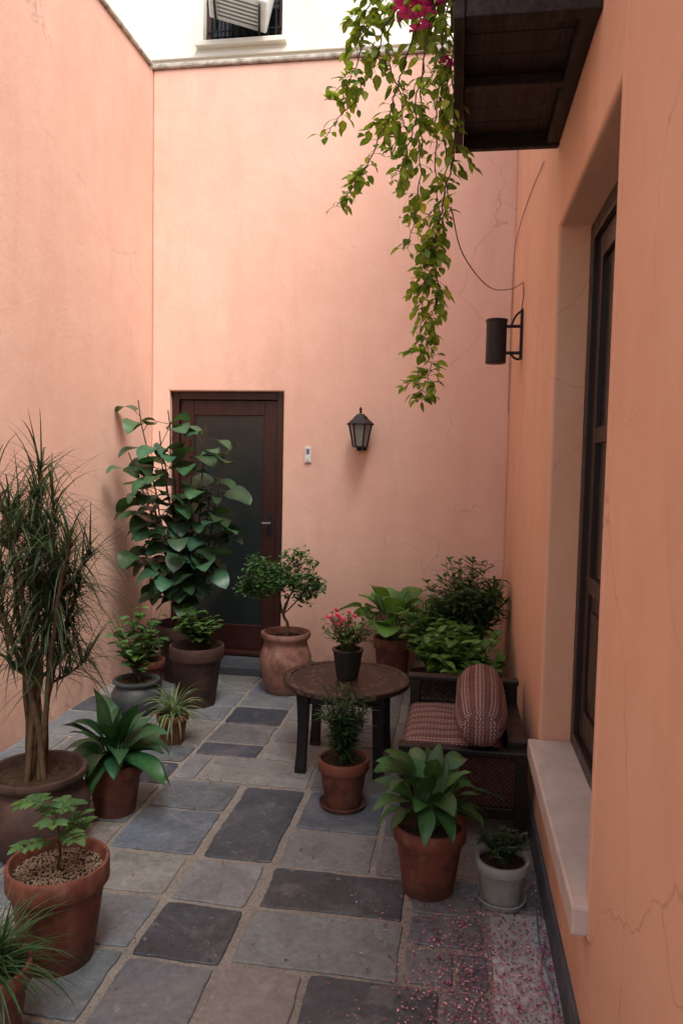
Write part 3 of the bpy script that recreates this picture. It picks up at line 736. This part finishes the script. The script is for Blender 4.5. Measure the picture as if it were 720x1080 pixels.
# seedling with pebbles
random.seed(61)
e=empty("potted_sapling"); px,py=-1.215,2.12; zs=pot(e,px,py,.158,.108,.325,M_terra,'rim',fill=.88); S=Buf();L=Buf()
st=curve_pts([(px,py,zs),(px+.005,py,.38),(px-.01,py-.01,.50)],8,.002); S.tube(st,.005,.003,(.08,.06,.03),6)
for i in range(11):
    q=st[random.randint(4,8)]; a=i*2.4; el=U(.0,.7); d=Vector((math.cos(a)*math.cos(el),math.sin(a)*math.cos(el),math.sin(el)))
    t=q+d*U(.06,.13); pts=curve_pts([q,q.lerp(t,.5)+Vector((0,0,.012)),t],5); S.tube(pts,.0018,.001,(.06,.09,.03),4)
    for k,qq in enumerate(pts[2:]):
        for sg in(-1,1):
            sd=Vector((-d.y,d.x,0))*sg; L.leaf(qq,sd+d*.5+Vector((0,0,.1)),U(.035,.055),U(.024,.034),vc((.065,.15,.055),.3),droop=.6,prof='ovate',seg=4)
    L.leaf(t,d,.055,.035,vc((.065,.15,.055),.3),droop=.7,prof='ovate',seg=4)
S.make("stems",M_leaf,e); L.make("leaves",M_leaf,e)
ico=bmesh.new(); bmesh.ops.create_icosphere(ico,subdivisions=1,radius=1); iv=[v_.co.copy() for v_ in ico.verts]; iff=[tuple(v_.index for v_ in f_.verts) for f_ in ico.faces]; ico.free()
P_=Buf()
for i in range(1500):
    a=U(0,6.28); r=.137*math.sqrt(rnd()); s=U(.0022,.0046); k=len(P_.v); g=random.choice([(.24,.17,.115),(.20,.14,.10),(.29,.215,.155),(.22,.15,.105)])
    for q in iv: P_.v.append(Vector((px+r*math.cos(a)+q.x*s*U(.8,1.2),py+r*math.sin(a)+q.y*s*U(.8,1.2),zs+.004+q.z*s*.7))); P_.c.append(g)
    for t in iff: P_.f.append(tuple(k+x for x in t))
m,nt,p,o=new_mat("pebble"); a=N(nt,"ShaderNodeAttribute",attribute_name="tint"); nt.links.new(a.outputs['Color'],p.inputs['Base Color']); p.inputs['Roughness'].default_value=.8
M_peb=m; P_.make("pebbles",M_peb,e)

random.seed(71)
e=empty("potted_grass"); gx,gy=-1.205,1.74; zs=pot(e,gx,gy,.115,.08,.24,M_terra,'rim'); L=Buf()
for i in range(320):
    a=U(0,6.28);el=U(.15,1.4)
    L.leaf((gx+U(-.03,.03),gy+U(-.03,.03),zs),(math.cos(a)*math.cos(el),math.sin(a)*math.cos(el),math.sin(el)),U(.14,.29),U(.005,.010),vc((.035,.085,.035),.4),droop=U(.6,2.2),prof='taper',seg=6)
L.make("leaves",M_leaf,e)

# ---------------------------------------------------------------- hanging vine
random.seed(81)
e=empty("hanging_bougainvillea_vine"); S=Buf();L=Buf();F=Buf()
Y=2.8
strands=[[(.02,Y,3.5),(-.06,Y,3.42),(-.06,Y,3.1),(-.05,Y,2.75),(-.09,Y,2.5),(-.11,Y,2.38),(-.08,Y,2.25),(-.13,Y,2.1),(-.11,Y,1.95),(-.155,Y,1.84)],
[(.02,Y+.1,3.5),(-.09,Y+.1,3.4),(-.10,Y+.08,3.0),(-.07,Y+.05,2.6),(-.12,Y,2.35),(-.15,Y,2.12)],
[(.02,Y,3.55),(-.15,Y,3.4),(-.30,Y,3.2),(-.38,Y,3.0),(-.52,Y,2.82)],
[(.02,Y,3.5),(-.12,Y,3.38),(-.22,Y,3.1),(-.30,Y,2.85),(-.38,Y,2.68),(-.47,Y-.02,2.56)],
[(.02,Y-.1,3.5),(-.10,Y-.1,3.4),(-.16,Y-.1,3.0),(-.20,Y-.08,2.75),(-.26,Y-.08,2.62)],
[(.02,Y,3.5),(-.14,Y+.05,3.42),(-.17,Y+.05,3.0),(-.17,Y+.05,2.65),(-.21,Y+.05,2.42)],
[(.02,Y+.2,3.5),(-.08,Y+.2,3.4),(-.12,Y+.2,2.95),(-.10,Y+.2,2.6),(-.13,Y+.2,2.4)],
[(.02,Y,3.55),(-.2,Y,3.5),(-.32,Y,3.42),(-.38,Y,3.25),(-.41,Y,3.10)],
[(.02,Y,3.5),(-.18,Y,3.42),(-.33,Y,3.28),(-.43,Y+.02,3.05),(-.46,Y,2.95)],
[(.02,Y-.2,3.5),(-.07,Y-.2,3.4),(-.09,Y-.15,3.05),(-.06,Y-.12,2.8)],
[(.02,Y+.1,3.5),(-.25,Y+.1,3.4),(-.30,Y+.1,3.15),(-.24,Y+.1,2.95),(-.27,Y+.1,2.8)]]
for si,sd in enumerate(strands):
    pts=curve_pts(sd,len(sd)*9,.008); S.tube(pts,.004,.0015,(.10,.09,.04),5)
    tot=len(pts)
    for i in range(3,tot):
        q=pts[i]
        dens=3 if si<2 else 2
        for k in range(dens):
            if rnd()<.22: continue
            d=Vector((U(-1,1),U(-1,1),U(-.9,.4))).normalized(); pt=q+d*U(.01,.035)
            S.tube([q,pt],.001,.0008,(.12,.16,.04),3)
            s=U(.032,.062)*(1-.2*i/tot)
            L.leaf(pt,d+Vector((0,0,-.4)),s,s*U(.55,.75),vc(random.choice([(.25,.36,.07),(.19,.30,.065),(.32,.40,.09),(.10,.19,.045)]),.25),droop=U(.3,1.2),prof='ovate',seg=4,fold=.12,twist=U(-.6,.6))
        if rnd()<.14 and 6<i<tot-4:
            d=Vector((U(-1,.6),U(-1,1),U(-.9,.3))).normalized(); end=q+d*U(.06,.12)+Vector((0,0,-.03)); tw=curve_pts([q,q.lerp(end,.5)+Vector((0,0,.015)),end],6); S.tube(tw,.0018,.001,(.12,.15,.04),4)
            for qq in tw[1:]:
                for _ in range(2):
                    d2=(d+sph()).normalized(); s=U(.03,.048); L.leaf(qq,d2,s,s*.65,vc((.23,.34,.07),.3),droop=.6,prof='ovate',seg=4,twist=U(-.5,.5))
for c0 in[(-.20,2.72,3.20),(-.15,2.70,3.21),(-.17,2.72,3.16),(-.12,2.71,3.24),(-.22,2.72,3.23),(-.10,2.71,3.27),(-.18,2.70,3.26)]:
    for j in range(6): bloom(F,Vector(c0)+sph()*.04,U(.024,.038),(.78,.07,.36),7)
for j in range(4): bloom(F,Vector((-.07,2.66,2.98))+sph()*.03,.02,(.5,.04,.22),6)
S.make("stems",M_leaf,e); L.make("leaves",M_leafv,e); F.make("bracts",M_petal,e)

# fallen petals and litter
random.seed(91); F=Buf()
for i in range(3300):
    if i<2500: x=min(.345,max(-.24,random.gauss(.14,.14))); y=min(3.0,max(1.5,random.gauss(2.2,.29)))
    elif i<2850: x=U(-.35,.33); y=U(1.5,3.1)
    else: x=.348-abs(random.gauss(0,.035)); y=U(1.3,3.1)
    c=random.choice([(.42,.14,.25),(.36,.17,.27),(.15,.06,.09),(.52,.30,.38),(.12,.06,.06),(.22,.10,.14)])
    a=U(0,6.28); F.leaf((x,y,.009+U(0,.003)),(math.cos(a),math.sin(a),U(.0,.4)),U(.005,.015),U(.004,.011),vc(c,.3),droop=.4,prof='round',seg=2,fold=U(0,.25))
F.make("fallen_petals",M_petal,None)
random.seed(92); F=Buf()
for i in range(200):
    x=U(-2.3,.3); y=U(1.6,5.3); a=U(0,6.28)
    F.leaf((x,y,.009),(math.cos(a),math.sin(a),.1),U(.008,.022),U(.004,.010),vc(random.choice([(.12,.08,.04),(.18,.11,.05),(.07,.08,.03)]),.3),droop=.3,prof='ovate',seg=3,fold=.1)
F.make("fallen_leaves",M_petal,None)

# ================================================================== LIGHT
w=bpy.data.worlds.new("World"); SC.world=w; w.use_nodes=True; nt=w.node_tree
bg=nt.nodes["Background"]; sky=nt.nodes.new("ShaderNodeTexSky"); sky.sky_type='NISHITA'; sky.sun_disc=False
EL,AZ=math.radians(58),math.radians(142)
sky.sun_elevation=EL; sky.sun_rotation=AZ; sky.air_density=1.; sky.dust_density=4.; sky.ozone_density=.6
hs=nt.nodes.new("ShaderNodeHueSaturation"); hs.inputs['Saturation'].default_value=.5; hs.inputs['Value'].default_value=1.6
nt.links.new(sky.outputs[0],hs.inputs['Color']); nt.links.new(hs.outputs[0],bg.inputs[0]); bg.inputs[1].default_value=.15
sd=bpy.data.lights.new("sun",'SUN'); sd.energy=4.4; sd.angle=math.radians(32); sd.color=(1,.96,.90)
so=bpy.data.objects.new("sun",sd); COL.objects.link(so)
dv=Vector((math.sin(AZ)*math.cos(EL),math.cos(AZ)*math.cos(EL),math.sin(EL)))
so.rotation_euler=dv.to_track_quat('Z','Y').to_euler()

# ================================================================== CAMERA
cd=bpy.data.cameras.new("Camera"); cam=bpy.data.objects.new("Camera",cd); COL.objects.link(cam); SC.camera=cam
cd.sensor_fit='VERTICAL'; cd.sensor_height=36; cd.lens=26; cd.clip_end=500; cd.clip_start=.05
R=Matrix.Rotation(math.radians(8.75),3,'Z')@Matrix.Rotation(math.radians(90-3.67),3,'X')@Matrix.Rotation(math.radians(1.2),3,'Z')
cam.location=(0,0,1.6); cam.rotation_euler=R.to_euler()
SC.view_settings.view_transform='Standard'; SC.view_settings.look='None'; SC.view_settings.exposure=0
